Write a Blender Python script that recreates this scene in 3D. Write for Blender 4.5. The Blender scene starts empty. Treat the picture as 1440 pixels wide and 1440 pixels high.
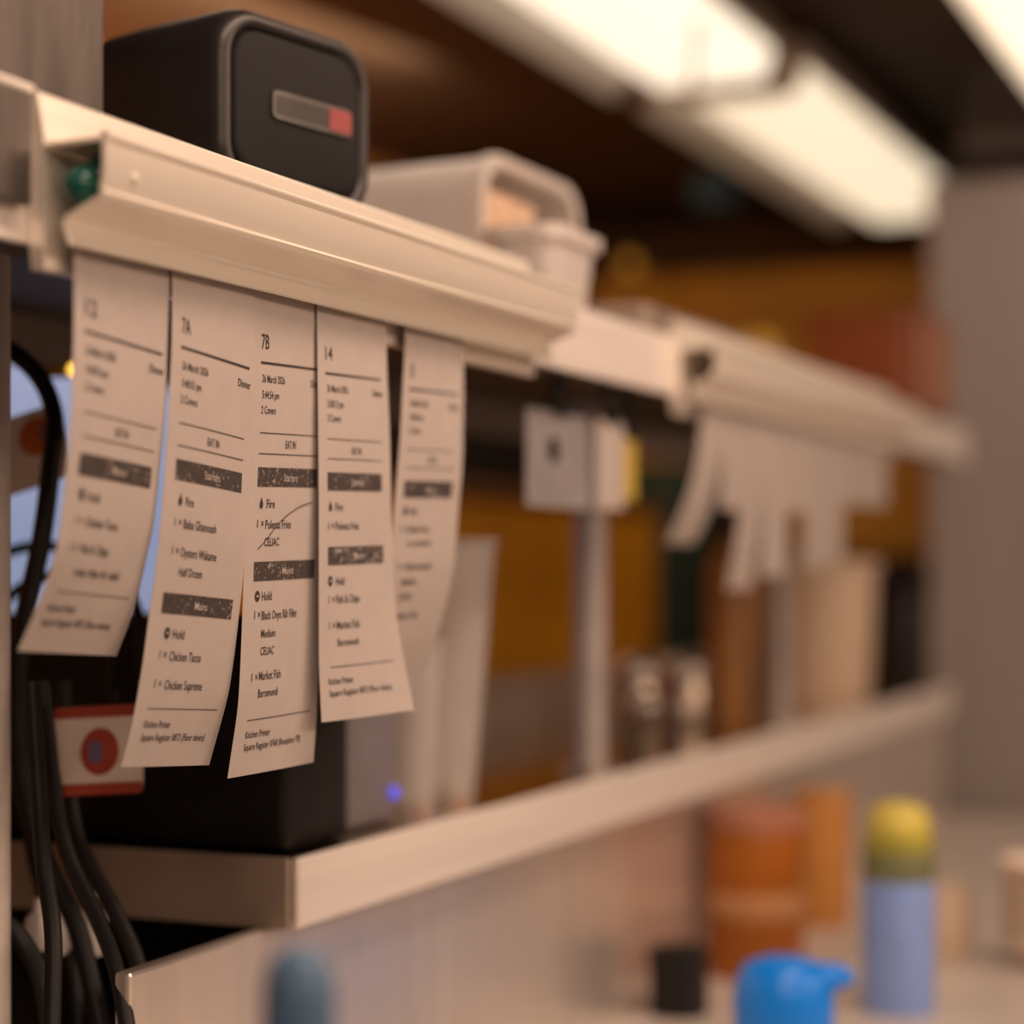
import bpy, bmesh, math, random
import numpy as np
from mathutils import Vector, Matrix
random.seed(7)
SC = bpy.context.scene
COL = SC.collection
H = 1.37            # camera height above the floor; every z below is written relative to the lens

# ------------------------------------------------------------------ camera, world, lamps, exposure
cam_data = bpy.data.cameras.new('camera')
cam = bpy.data.objects.new('camera', cam_data); COL.objects.link(cam)
YAW = math.atan(1250/2880)
cam.location = (0, 0, H)
cam.rotation_euler = (math.pi/2, 0, YAW - math.pi/2)
cam_data.sensor_width = 36; cam_data.lens = 72
cam_data.shift_y = 75/1440
cam_data.clip_start = 0.05
cam_data.dof.use_dof = True
cam_data.dof.focus_distance = 1.27
cam_data.dof.aperture_fstop = 2.06
SC.camera = cam
SC.view_settings.view_transform = 'Standard'
SC.view_settings.look = 'None'
SC.view_settings.gamma = 1
SC.view_settings.use_curve_mapping = False
SC.view_settings.exposure = 0.0

world = bpy.data.worlds.new('world'); SC.world = world; world.use_nodes = True
wb = world.node_tree.nodes['Background']
wb.inputs[0].default_value = (1.0, 0.72, 0.52, 1); wb.inputs[1].default_value = 0.15

def area(name, loc, aim, sx, sy, power, color):
    l = bpy.data.lights.new(name, 'AREA'); l.shape = 'RECTANGLE'; l.size = sx; l.size_y = sy
    l.energy = power; l.color = color
    o = bpy.data.objects.new(name, l); COL.objects.link(o)
    o.location = (loc[0], loc[1], loc[2]+H)
    d = Vector(aim) - Vector(loc)
    o.rotation_euler = d.to_track_quat('-Z', 'Y').to_euler()
    return o
WARM = (1.0, 0.70, 0.52)
area('front_fill', (0.3, -1.6, 0.92), (1.1, 0.65, 0.1), 1.6, 0.5, 17, WARM)  # unseen fill, added to light the near slips from the front
area('front_fill', (2.25, -1.5, 0.92), (2.9, 0.65, 0.0), 1.6, 0.5, 30, WARM)  # unseen fill, added to brighten the distant slips and shelf lip
area('side_fill', (-0.9, -0.5, 0.92), (1.0, 0.7, 0.0), 0.9, 0.4, 16, WARM)  # unseen fill, added for the rail's open end and the left tags
area('pass_lamp', (1.25, 0.12, 0.93), (1.3, 0.40, 0.0), 1.6, 0.16, 15, WARM)
area('back_wall_fill', (3.2, 1.72, 0.93), (3.3, 2.3, 0.25), 0.8, 0.12, 20, (1.0, 0.64, 0.36))  # unseen fill, added to brighten the brown back wall
area('dining_wall_fill', (1.6, -2.2, 0.93), (1.8, -3.1, -0.2), 2.5, 0.3, 40, WARM)  # unseen fill, added so the steel reflects a bright dining wall

# ------------------------------------------------------------------ materials
def lin(c):
    return tuple((x/12.92 if x <= .04045 else ((x+.055)/1.055)**2.4) for x in c)
def mat(name, col, rough=.5, metal=0, var=.12, scale=30, bump=0, bscale=None, stretch=None, trans=0, ior=1.45, emit=None, estr=0, coat=0, spec=.5, alpha=1):
    m = bpy.data.materials.new(name); m.use_nodes = True
    nt = m.node_tree; N = nt.nodes; L = nt.links
    b = N['Principled BSDF']
    b.inputs['Roughness'].default_value = rough; b.inputs['Metallic'].default_value = metal
    b.inputs['IOR'].default_value = ior; b.inputs['Transmission Weight'].default_value = trans
    b.inputs['Coat Weight'].default_value = coat; b.inputs['Specular IOR Level'].default_value = spec
    tc = N.new('ShaderNodeTexCoord'); mp = N.new('ShaderNodeMapping')
    L.new(tc.outputs['Object'], mp.inputs[0])
    if stretch: mp.inputs['Scale'].default_value = stretch
    nz = N.new('ShaderNodeTexNoise'); nz.inputs['Scale'].default_value = scale; nz.inputs['Detail'].default_value = 4
    L.new(mp.outputs[0], nz.inputs['Vector'])
    rp = N.new('ShaderNodeMapRange'); rp.inputs['From Min'].default_value = .3; rp.inputs['From Max'].default_value = .7
    rp.inputs['To Min'].default_value = 1-var; rp.inputs['To Max'].default_value = 1+var
    L.new(nz.outputs['Fac'], rp.inputs['Value'])
    mx = N.new('ShaderNodeVectorMath'); mx.operation = 'SCALE'; mx.inputs[0].default_value = col[:3]
    L.new(rp.outputs[0], mx.inputs['Scale'])
    L.new(mx.outputs[0], b.inputs['Base Color'])
    if bump:
        n2 = N.new('ShaderNodeTexNoise'); n2.inputs['Scale'].default_value = bscale or scale*4; n2.inputs['Detail'].default_value = 3
        L.new(mp.outputs[0], n2.inputs['Vector'])
        bp = N.new('ShaderNodeBump'); bp.inputs['Strength'].default_value = bump; bp.inputs['Distance'].default_value = .002
        L.new(n2.outputs['Fac'], bp.inputs['Height']); L.new(bp.outputs[0], b.inputs['Normal'])
    if emit:
        b.inputs['Emission Color'].default_value = (*emit, 1); b.inputs['Emission Strength'].default_value = estr
    return m
M = {}
M['paper'] = mat('receipt_paper', (.445,.395,.368), .75, var=.03, scale=60, bump=.08, bscale=300)
M['ink'] = mat('thermal_ink', (.045,.034,.032), .7, var=.15, scale=400)
M['ink_soft'] = mat('pen_ink', (.10,.06,.05), .6)
M['rail'] = mat('cream_aluminium', (.92,.85,.75), .30, metal=.45, var=.06, scale=14, stretch=(.15,4,4), bump=.05, bscale=40)
M['rail_in'] = mat('ivory_plastic', (.82,.76,.62), .45, var=.05)
M['steel'] = mat('stainless_steel', (.62,.58,.54), .3, metal=.95, var=.08, scale=10, stretch=(.2,6,6), bump=.04, bscale=60)
M['steel_dull'] = mat('dull_stainless', (.50,.45,.41), .42, metal=.85, var=.12, scale=8, stretch=(6,6,.3), bump=.05, bscale=60)
M['steel_lip'] = mat('brushed_lip_steel', (.86,.80,.75), .45, metal=.3, var=.06, scale=10, stretch=(.2,6,6))
M['bench_top'] = mat('bounce_bench_steel', (.66,.60,.55), .4, metal=.2, var=.08, scale=8)  # made paler and less metallic to bounce light upward
M['panel'] = mat('polished_panel_steel', (.80,.73,.67), .28, metal=.7, var=.06, scale=8, stretch=(6,6,.3))
M['scratched'] = mat('scratched_stainless', (.17,.145,.13), .38, metal=.8, var=.25, scale=9, stretch=(5,5,.6), bump=.12, bscale=90)
M['black'] = mat('black_plastic', (.011,.0095,.0095), .42, spec=.3, var=.15, scale=80, bump=.05, bscale=900)
M['shell'] = mat('satin_black_shell', (.020,.017,.017), .36, var=.1, scale=80)
M['grille'] = mat('black_speaker_grille', (.010,.0085,.0085), .6, spec=.3, var=.25, scale=700, bump=.5, bscale=1400)
M['blackrub'] = mat('black_rubber_cable', (.010,.009,.009), .5)
M['badge'] = mat('dark_badge', (.05,.045,.043), .35, metal=.5)
M['badge_rim'] = mat('grey_badge_rim', (.12,.11,.105), .35, metal=.8)
M['red'] = mat('red_badge', (.25,.045,.045), .45)
M['green'] = mat('green_glass', (.02,.22,.17), .08, var=.3, scale=60, trans=.5, ior=1.5)
M['white_plastic'] = mat('white_plastic', (.80,.76,.72), .4, var=.04)
M['diffuser'] = mat('lit_diffuser', (.9,.85,.8), .5, emit=(1.0,.86,.66), estr=1.2)
M['diffuser_far'] = mat('lit_diffuser_warm', (.9,.85,.8), .5, emit=(1.0,.82,.58), estr=1.0)
M['housing'] = mat('batten_housing', (.88,.83,.77), .45, metal=.1, var=.05)
M['tub'] = mat('translucent_tub', (.82,.76,.72), .35, var=.05, trans=.35)
M['tub_tan'] = mat('tan_contents', (.60,.42,.29), .7, var=.2)
M['clear'] = mat('clear_plastic', (.93,.90,.87), .12, var=.02, trans=.74, ior=1.3)
M['wood'] = mat('amber_wood', (.56,.235,.008), .4, var=.3, scale=6, stretch=(8,8,.5), coat=.2)
M['wood_dark'] = mat('dark_brown_wood', (.13,.052,.013), .5, var=.3, scale=5, stretch=(.5,8,8))
M['under_shade'] = mat('painted_under_shade', (.055,.040,.030), .6)  # darkness under the steel shelves put into the colour
M['cream_wall'] = mat('cream_dining_wall', (.62,.52,.42), .7, var=.06, scale=2)
M['ochre'] = mat('ochre_wood', (.56,.27,.018), .5, var=.25, scale=5, stretch=(8,.5,8))
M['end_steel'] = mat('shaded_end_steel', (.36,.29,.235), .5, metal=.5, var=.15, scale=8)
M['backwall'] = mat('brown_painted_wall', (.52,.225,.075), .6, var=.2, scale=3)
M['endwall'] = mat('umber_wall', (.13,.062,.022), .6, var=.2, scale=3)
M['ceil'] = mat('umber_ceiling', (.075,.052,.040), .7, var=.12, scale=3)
M['floor'] = mat('dark_tile', (.10,.07,.05), .5, var=.2, scale=5)
M['fridge'] = mat('satin_fridge_steel', (.36,.325,.32), .5, metal=.35, var=.06, scale=4, stretch=(6,6,.4))
M['duct'] = mat('dull_duct_steel', (.17,.15,.145), .5, metal=.3)
M['post'] = mat('grey_post', (.36,.325,.31), .5, metal=.3, var=.08)
M['mirror'] = mat('polished_shelf_steel', (.58,.47,.36), .10, metal=1, var=.06, scale=8)
M['blue_dark'] = mat('dark_blue_plastic', (.07,.22,.44), .6)
M['crate'] = mat('rust_brown_plastic', (.20,.045,.006), .45, var=.15)
M['crate_lit'] = mat('side_lit_end', (.36,.15,.085), .5)  # side light on the crate put into the colour
M['yellow'] = mat('yellow_packet', (.34,.19,.01), .5)
M['amber_bulb'] = mat('amber_bulb', (.5,.2,.02), .4, emit=(1.0,.45,.05), estr=.32)
M['spark'] = mat('small_yellow_lamp', (.6,.4,.1), .4, emit=(1.0,.55,.08), estr=2.2)
M['led'] = mat('blue_indicator', (.1,.1,.6), .3, emit=(.12,.12,1.0), estr=.55)
M['screen'] = mat('lit_screen', (.2,.25,.4), .3, emit=(.36,.43,.66), estr=.62, var=.1)
M['grey_plastic'] = mat('grey_plastic', (.19,.18,.20), .45, var=.06)
M['deep_green'] = mat('deep_green_enamel', (.010,.030,.018), .5, var=.2)
M['card'] = mat('tag_card', (.86,.76,.68), .6, var=.05)
M['card_red'] = mat('tag_red', (.40,.055,.025), .55)
M['card_orange'] = mat('tag_orange', (.60,.15,.03), .55)
M['card_blue'] = mat('tag_blue', (.16,.13,.24), .55)
M['orange'] = mat('orange_sauce_plastic', (.34,.098,.004), .35, var=.15, scale=14)
M['orange_pale'] = mat('tan_orange_plastic', (.50,.22,.05), .4, var=.1)
M['label_tan'] = mat('pale_label', (.46,.22,.09), .6)
M['lid_pink'] = mat('dusty_pink_lid', (.40,.17,.10), .45)
M['can_blue'] = mat('lilac_blue_can', (.25,.39,.82), .38, var=.06)
M['can_olive'] = mat('olive_band', (.16,.17,.07), .4)
M['can_yellow'] = mat('yellow_green_cap', (.62,.53,.10), .45)
M['can_green'] = mat('lime_collar', (.36,.34,.05), .45)
M['blue'] = mat('bright_blue_plastic', (.003,.24,.95), .3, var=.05)
M['blue_grey'] = mat('muted_blue_plastic', (.10,.20,.34), .4)
M['cream_tub'] = mat('cream_plastic', (.68,.54,.40), .45, var=.06)
M['tan_glass'] = mat('tan_bottle', (.40,.20,.065), .35, var=.15)
M['chrome'] = mat('chrome', (.30,.25,.20), .30, metal=1)
M['notice_grey'] = mat('grey_notice', (.25,.235,.24), .6)
M['notice_yellow'] = mat('yellow_notice', (.50,.36,.06), .6)
M['bowl'] = mat('warm_white_bowl', (.78,.66,.54), .35, var=.04)

def thermal_bar():
    m = bpy.data.materials.new('thermal_print_bar'); m.use_nodes = True
    N = m.node_tree.nodes; L = m.node_tree.links; b = N['Principled BSDF']; b.inputs['Roughness'].default_value = .7
    tc = N.new('ShaderNodeTexCoord'); nz = N.new('ShaderNodeTexNoise'); nz.inputs['Scale'].default_value = 420; nz.inputs['Detail'].default_value = 3
    n2 = N.new('ShaderNodeTexNoise'); n2.inputs['Scale'].default_value = 55
    L.new(tc.outputs['Object'], nz.inputs['Vector']); L.new(tc.outputs['Object'], n2.inputs['Vector'])
    ad = N.new('ShaderNodeMath'); ad.operation = 'MULTIPLY_ADD'; ad.inputs[1].default_value = .45
    L.new(n2.outputs['Fac'], ad.inputs[0]); L.new(nz.outputs['Fac'], ad.inputs[2])
    rp = N.new('ShaderNodeValToRGB'); rp.color_ramp.elements[0].position = .80; rp.color_ramp.elements[1].position = 1.0
    rp.color_ramp.elements[0].color = (.045,.034,.032,1); rp.color_ramp.elements[1].color = (.42,.36,.33,1)
    L.new(ad.outputs[0], rp.inputs[0]); L.new(rp.outputs[0], b.inputs['Base Color'])
    return m
M['bar'] = thermal_bar()

# ------------------------------------------------------------------ object helpers
ORG = {}
def tag(o, label=None, cat=None, group=None, kind=None):
    if label: o['label'] = label
    if cat: o['category'] = cat
    if group: o['group'] = group
    if kind: o['kind'] = kind
    return o
def thing(name, label, cat, loc, group=None):
    o = bpy.data.objects.new(name, None); COL.objects.link(o)
    o.empty_display_size = .02
    o.location = (loc[0], loc[1], loc[2]+H); ORG[o] = Vector(loc)
    return tag(o, label, cat, group)
def obj(name, bm, m, parent=None, smooth=False, label=None):
    if parent is not None:
        org = ORG[parent]
    else:
        xs = [v.co for v in bm.verts]
        lo = [min(c[i] for c in xs) for i in range(3)]; hi = [max(c[i] for c in xs) for i in range(3)]
        org = Vector(((lo[0]+hi[0])/2, (lo[1]+hi[1])/2, lo[2]))
    bmesh.ops.translate(bm, verts=bm.verts, vec=-org)
    bmesh.ops.recalc_face_normals(bm, faces=bm.faces)
    me = bpy.data.meshes.new(name); bm.to_mesh(me); bm.free()
    for mm in (m if isinstance(m, (list, tuple)) else [m]): me.materials.append(mm)
    if smooth:
        me.polygons.foreach_set('use_smooth', [True]*len(me.polygons))
        me.set_sharp_from_angle(angle=math.radians(smooth if smooth > 1 else 40))
    o = bpy.data.objects.new(name, me); COL.objects.link(o)
    if parent is not None:
        o.parent = parent
        ORG[o] = org.copy()
    else:
        o.location = (org[0], org[1], org[2]+H); ORG[o] = org
    if label: o['label'] = label
    return o
def box(x0, x1, y0, y1, z0, z1, bev=0, seg=2, bm=None):
    b = bmesh.new()
    bmesh.ops.create_cube(b, size=1)
    for v in b.verts:
        v.co = Vector(((x0+x1)/2+v.co.x*(x1-x0), (y0+y1)/2+v.co.y*(y1-y0), (z0+z1)/2+v.co.z*(z1-z0)))
    if bev: bmesh.ops.bevel(b, geom=list(b.edges), offset=bev, segments=seg, affect='EDGES', profile=.5)
    return join(bm, b) if bm is not None else b
def join(a, b):
    me = bpy.data.meshes.new('tmp'); b.to_mesh(me); b.free(); a.from_mesh(me); bpy.data.meshes.remove(me); return a
def prism(poly, s0, s1):
    """extrude a (t,z) polygon along the shelf direction"""
    b = bmesh.new()
    A = [b.verts.new((s0, p[0], p[1])) for p in poly]; B = [b.verts.new((s1, p[0], p[1])) for p in poly]
    n = len(poly)
    for i in range(n): b.faces.new((A[i], A[(i+1)%n], B[(i+1)%n], B[i]))
    b.faces.new(A[::-1]); b.faces.new(B)
    return b
def strip(path, th):
    """closed outline of a folded sheet following an open (t,z) path"""
    P = [Vector(p) for p in path]; out = []; inn = []
    for i, p in enumerate(P):
        ns = []
        if i > 0: d = (P[i]-P[i-1]).normalized(); ns.append(Vector((-d.y, d.x)))
        if i < len(P)-1: d = (P[i+1]-P[i]).normalized(); ns.append(Vector((-d.y, d.x)))
        n = sum(ns, Vector((0, 0))); n = n/ max(.3, n.dot(ns[0]))
        out.append((p.x, p.y)); q = p+n*th; inn.append((q.x, q.y))
    return out+inn[::-1]
def lathe(prof, c, seg=32, close=True):
    b = bmesh.new(); rings = []
    for r, z in prof:
        if r < 1e-6: rings.append([b.verts.new((c[0], c[1], c[2]+z))])
        else: rings.append([b.verts.new((c[0]+r*math.cos(2*math.pi*k/seg), c[1]+r*math.sin(2*math.pi*k/seg), c[2]+z)) for k in range(seg)])
    for A, B in zip(rings, rings[1:]):
        for k in range(seg):
            k2 = (k+1) % seg
            if len(A) == 1 and len(B) == 1: continue
            if len(A) == 1: b.faces.new((A[0], B[k], B[k2]))
            elif len(B) == 1: b.faces.new((A[k], A[k2], B[0]))
            else: b.faces.new((A[k], A[k2], B[k2], B[k]))
    return b
def ball(c, r, seg=24):
    b = bmesh.new(); bmesh.ops.create_uvsphere(b, u_segments=seg, v_segments=seg//2, radius=r)
    bmesh.ops.translate(b, verts=b.verts, vec=Vector(c)); return b
def spline(P, n=10):
    P = [Vector(p) for p in P]; Q = [P[0]*2-P[1]]+P+[P[-1]*2-P[-2]]; out = []
    for i in range(1, len(Q)-2):
        a, b, c, d = Q[i-1:i+3]
        for k in range(n):
            t = k/n
            out.append(.5*((2*b)+(c-a)*t+(2*a-5*b+4*c-d)*t*t+(3*b-a-3*c+d)*t**3))
    out.append(P[-1]); return out
def tube(P, r, seg=10, n=10, smooth=True):
    P = spline(P, n) if smooth else [Vector(p) for p in P]
    b = bmesh.new(); rings = []; up = Vector((.3, .2, 1)).normalized()
    for i, p in enumerate(P):
        d = (P[min(i+1, len(P)-1)]-P[max(i-1, 0)]).normalized()
        x = d.cross(up)
        if x.length < 1e-3: x = d.cross(Vector((1, 0, 0)))
        x.normalize(); y = d.cross(x); up = -y if up.dot(-y) > 0 else y
        rings.append([b.verts.new(p+r*(math.cos(2*math.pi*k/seg)*x+math.sin(2*math.pi*k/seg)*y)) for k in range(seg)])
    for A, B in zip(rings, rings[1:]):
        for k in range(seg): b.faces.new((A[k], A[(k+1)%seg], B[(k+1)%seg], B[k]))
    b.faces.new(rings[0][::-1]); b.faces.new(rings[-1]); return b
def rrect(w, h, r, n=7):
    r = max(r, 1e-4); pts = []
    for cx, cy, a0 in ((w/2-r, h/2-r, 0), (-w/2+r, h/2-r, 90), (-w/2+r, -h/2+r, 180), (w/2-r, -h/2+r, 270)):
        for k in range(n+1):
            a = math.radians(a0+90*k/n); pts.append((cx+r*math.cos(a), cy+r*math.sin(a)))
    return pts
def loft(rings, cap0=True, cap1=True):
    b = bmesh.new(); R = [[b.verts.new(p) for p in ring] for ring in rings]; n = len(R[0])
    for A, B in zip(R, R[1:]):
        for k in range(n): b.faces.new((A[k], A[(k+1)%n], B[(k+1)%n], B[k]))
    if cap0: b.faces.new(R[0][::-1])
    if cap1: b.faces.new(R[-1])
    return b
def struct(name, bm, m, label, parent=None, smooth=False):
    o = obj(name, bm, m, parent, smooth); tag(o, label, None, None, 'structure'); return o

# ------------------------------------------------------------------ setting
struct('floor', box(-1.6, 5.9, -3.2, 2.5, -H-.05, -H), M['floor'], 'dark tiled kitchen floor below the benches')
ceil = struct('ceiling', box(-1.6, 5.9, -3.2, 2.5, .99, 1.05), M['ceil'], 'dull brown-grey ceiling above the hanging strip lights')
obj('ceiling_beam', box(4.75, 4.97, -3.2, .98, .955, .991, .004), M['ceil'], ceil)
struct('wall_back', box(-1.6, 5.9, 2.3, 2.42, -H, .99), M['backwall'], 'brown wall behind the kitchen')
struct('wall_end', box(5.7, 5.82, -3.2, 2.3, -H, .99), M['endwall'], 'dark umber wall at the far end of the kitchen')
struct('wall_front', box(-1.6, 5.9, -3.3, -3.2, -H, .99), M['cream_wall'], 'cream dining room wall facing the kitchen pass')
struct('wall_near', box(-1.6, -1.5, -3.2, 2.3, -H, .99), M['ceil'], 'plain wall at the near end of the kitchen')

# ------------------------------------------------------------------ strip lights
def batten(label, s0, s1, t0, t1, m, hous_t1, z=.90, group='strip lights over the pass'):
    t = thing('strip_light', label, 'light', ((s0+s1)/2, (t0+hous_t1)/2, z), group)
    b = box(s0, s1, t0-.012, hous_t1, z+.012, z+.055, .006)
    obj('housing', b, M['housing'], t)
    # sloped metal reflector on the kitchen side
    obj('reflector', prism([(t1+.006, z+.008), (hous_t1-.02, z-.050), (hous_t1-.016, z-.048), (t1+.006, z+.0118)], s0+.01, s1-.01), M['housing'], t)
    poly = [(t0, z+.012), (t0+.003, z-.018), (t0+.02, z-.040), (t1-.02, z-.040), (t1-.003, z-.018), (t1, z+.012)]
    obj('diffuser', prism(poly, s0+.02, s1-.02), m, t, smooth=60)
    for s in (s0, s1-.022):
        obj('end_cap', prism([(p[0]*1.0+(-.004 if p[0] < (t0+t1)/2 else .004), p[1]-(.004 if p[1] < z else 0)) for p in poly], s, s+.022), M['housing'], t)
    for s in (s0+.25, s1-.25):
        obj('hanging_rod', tube([(s, (t0+hous_t1)/2, z+.05), (s, (t0+hous_t1)/2, .992)], .006, 8, smooth=False), M['steel'], t)
    return t
LA = batten('bright near strip light cut by the top edge, above the white tubs', 1.6, 3.52, 1.02, 1.25, M['diffuser'], 1.34)
strap = obj('strap', prism([(0, 0), (.0, .003), (.012, .003), (.012, 0)], 0, .57), M['housing'], LA)
strap.data.transform(Matrix.Translation(ORG[LA])); strap.rotation_euler = (0, 0, math.atan2(.19, .54)); strap.location = Vector((3.06, 1.005, .853))-ORG[LA]
batten('farther strip light ending above the dark end wall, its far end dimmer', 3.60, 5.1, 1.0, 1.23, M['diffuser_far'], 1.33)
batten('strip light in the top right corner of the photo', 1.9, 4.0, .41, .60, M['diffuser'], .63)

# ------------------------------------------------------------------ far kitchen furniture
def cupboard():
    t = thing('wooden_cupboard', 'amber wooden cupboard with upright boards behind the pass, under the shelf', 'cupboard', (3.7, 1.7, -H))
    obj('body', box(3.16, 4.25, 1.52, 1.98, -H, .12, .006), M['wood'], t)
    xs = [3.165, 3.36, 3.54, 3.75, 3.95, 4.10, 4.245]
    for i in range(6):
        obj('board', box(xs[i]+.004, xs[i+1]-.004, 1.495, 1.519, -H+.06, .115, .004), M['wood'], t)
    obj('top', box(3.14, 4.27, 1.48, 2.0, .121, .145, .004), M['wood_dark'], t)
cupboard()
o = obj('storage_box', box(3.2, 3.95, 1.56, 1.95, .1455, .40, .015), M['black']); tag(o, 'black storage box on top of the amber wooden cupboard', 'box')
o = obj('metal_bin', lathe([(0, 0), (.16, 0), (.17, .02), (.18, .98), (.19, 1.0), (.165, 1.0), (.16, .9), (0, .88)], (4.55, 1.60, -H), 32), M['deep_green'], None, 40)
tag(o, 'deep green upright drum behind the chrome shakers', 'bin')
o.scale.z = 1.60

t = thing('wall_cupboard', 'ochre brown wall cupboard with horizontal boards on the end wall', 'cupboard', (5.5, 1.5, .02))
obj('body', box(5.36, 5.695, 1.10, 2.08, .02, .80, .006), M['ochre'], t)
for i in range(5):
    z0 = .03+.153*i
    obj('board', box(5.335, 5.359, 1.105, 2.075, z0, z0+.145, .003), M['ochre'], t)
t = thing('pendant_bulb', 'small dim amber bulb glowing in front of the ochre wall cupboard', 'light', (4.9, 1.80, .70))
obj('bulb', ball((4.9, 1.80, .765), .020), M['amber_bulb'], t, 60)
obj('socket', lathe([(.014, .02), (.016, .06), (.01, .07), (0, .07)], (4.9, 1.80, .765), 16), M['black'], t, 40)
obj('cord', tube([(4.9, 1.80, .825), (4.9, 1.80, .989)], .003, 6, smooth=False), M['blackrub'], t)
t = thing('supply_bag', 'dark blue bag hung below the strip light by the end wall', 'bag', (4.6, 1.47, .84))
obj('body', loft([[(4.6+p[0]*k, 1.47+p[1]*k, z+.125) for p in rrect(.08, .12, .03)] for z, k in ((.72, .75), (.73, 1.0), (.785, 1.05), (.815, .7), (.83, .2))]), M['blue_dark'], t, 50)
obj('strap', tube([(4.6, 1.47, .95), (4.6, 1.465, .97), (4.6, 1.47, .989)], .006, 8), M['black'], t)

t = thing('exhaust_duct', 'pale grey exhaust duct under the ceiling above the tall fridge', 'duct', (4.35, .25, .83))
obj('casing', box(4.12, 4.62, -.30, .80, .83, .989, .006), M['duct'], t)
obj('flange', box(4.105, 4.119, -.31, .81, .822, .848, .003), M['duct'], t)
t = thing('upright_fridge', 'tall satin grey steel fridge at the right edge beyond the pass', 'fridge', (4.35, .36, -H))
obj('body', box(4.02, 4.72, -.16, .856, -H+.1, .759, .012), M['fridge'], t)
obj('door', box(4.0, 4.019, -.15, .846, -H+.14, .745, .006), M['fridge'], t)
obj('handle', tube([(3.998, .0, .3), (3.96, .0, .28), (3.96, .0, -.2), (3.998, .0, -.22)], .012, 10), M['steel'], t)
for x in (4.08, 4.66):
    for y in (-.1, .8): obj('foot', lathe([(0, 0), (.025, 0), (.025, .1), (0, .1)], (x, y, -H), 16), M['black'], t)

# ------------------------------------------------------------------ bench and under-shelf panel
t = thing('steel_bench', 'long stainless bench below the pass shelf carrying sauce tubs and cans', 'bench', (2.3, .7, -H))
obj('worktop', box(.35, 3.9, -.34, 1.12, -.514, -.474, .004), M['bench_top'], t)  # unseen front part extended to bounce more light up
for x in (.45, 2.1, 3.8):
    for y in (-.28, 1.06): obj('leg', tube([(x, y, -H), (x, y, -.514)], .02, 12, smooth=False), M['steel_dull'], t)
obj('undershelf', box(.4, 3.85, -.30, 1.08, -1.08, -1.05, .003), M['steel_dull'], t)
o = obj('splash_panel', box(1.11, 3.66, .750, .762, -.4739, -.2622, .003), M['panel']); tag(o, 'upright polished steel panel under the front edge of the lower shelf', 'panel')

# ------------------------------------------------------------------ lower shelf with posts
t = thing('pass_shelf', 'long steel lower shelf with a bright front lip and two grey posts', 'shelf', (2.45, .9, -.262))
obj('shelf_top', box(1.292, 3.62, .732, 1.10, -.217, -.2125, .001), M['mirror'], t)
obj('front_lip', box(1.29, 3.622, .727, .733, -.262, -.211, .002), M['steel_lip'], t)
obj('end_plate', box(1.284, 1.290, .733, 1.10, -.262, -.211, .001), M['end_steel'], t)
obj('back_lip', box(1.29, 3.62, 1.101, 1.106, -.262, -.15, .001), M['steel_dull'], t)
obj('shade_panel', box(.6, 3.62, 1.101, 1.106, -.4738, -.2625, .001), M['under_shade'], t)  # added dark sheet standing in for the shade below the shelf
for s in (1.965, 2.66):
    p = obj('post', lathe([(0, 0), (.017, 0), (.017, .381), (0, .381)], (s, .765, -.2123), 20), M['post'], t, 40)
    obj('post_flange', lathe([(.0175, 0), (.03, 0), (.03, .006), (.0175, .008)], (s, .765, -.2123), 20), M['steel'], p, 40)

# ------------------------------------------------------------------ upper shelf
t = thing('overhead_shelf', 'steel overhead shelf carrying the black speaker and white tubs', 'shelf', (1.6, .87, .168))
obj('shelf_top', box(-.3, 3.46, .672, 1.08, .222, .2275, .001), M['steel'], t)
obj('front_lip', box(-.3, 3.46, .667, .6715, .170, .2285, .0015), M['steel_lip'], t)
obj('lip_return', box(-.3, 3.46, .672, .70, .170, .173), M['under_shade'], t)  # steel return coloured dark to stand in for shade
obj('under_shade', box(-.295, 3.455, .673, 1.079, .214, .2215), M['under_shade'], t)  # added dark sheet, painted shade on the steel underside
obj('back_lip', box(-.3, 3.46, 1.0805, 1.085, .17, .2285, .001), M['steel_dull'], t)
obj('edge_strip', box(-.3, .885, .658, .6665, .188, .249, .002), M['scratched'], t)
obj('edge_bead', tube([(-.3, .6595, .2495), (.885, .6595, .2495)], .0028, 8, smooth=False), M['steel_lip'], t, 60)
obj('end_post', box(.845, .872, 1.03, 1.057, -.474, .2135, .004), M['steel_lip'], t)
obj('end_post', lathe([(0, 0), (.013, 0), (.013, .6875), (0, .6875)], (1.103, .854, -.4739), 20), M['steel_lip'], t, 40)
o = obj('support_column', box(.70, .999, .69, .86, .2278, .9885, .006), M['scratched']); tag(o, 'scratched stainless column on the shelf left of the speaker', 'column')

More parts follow.
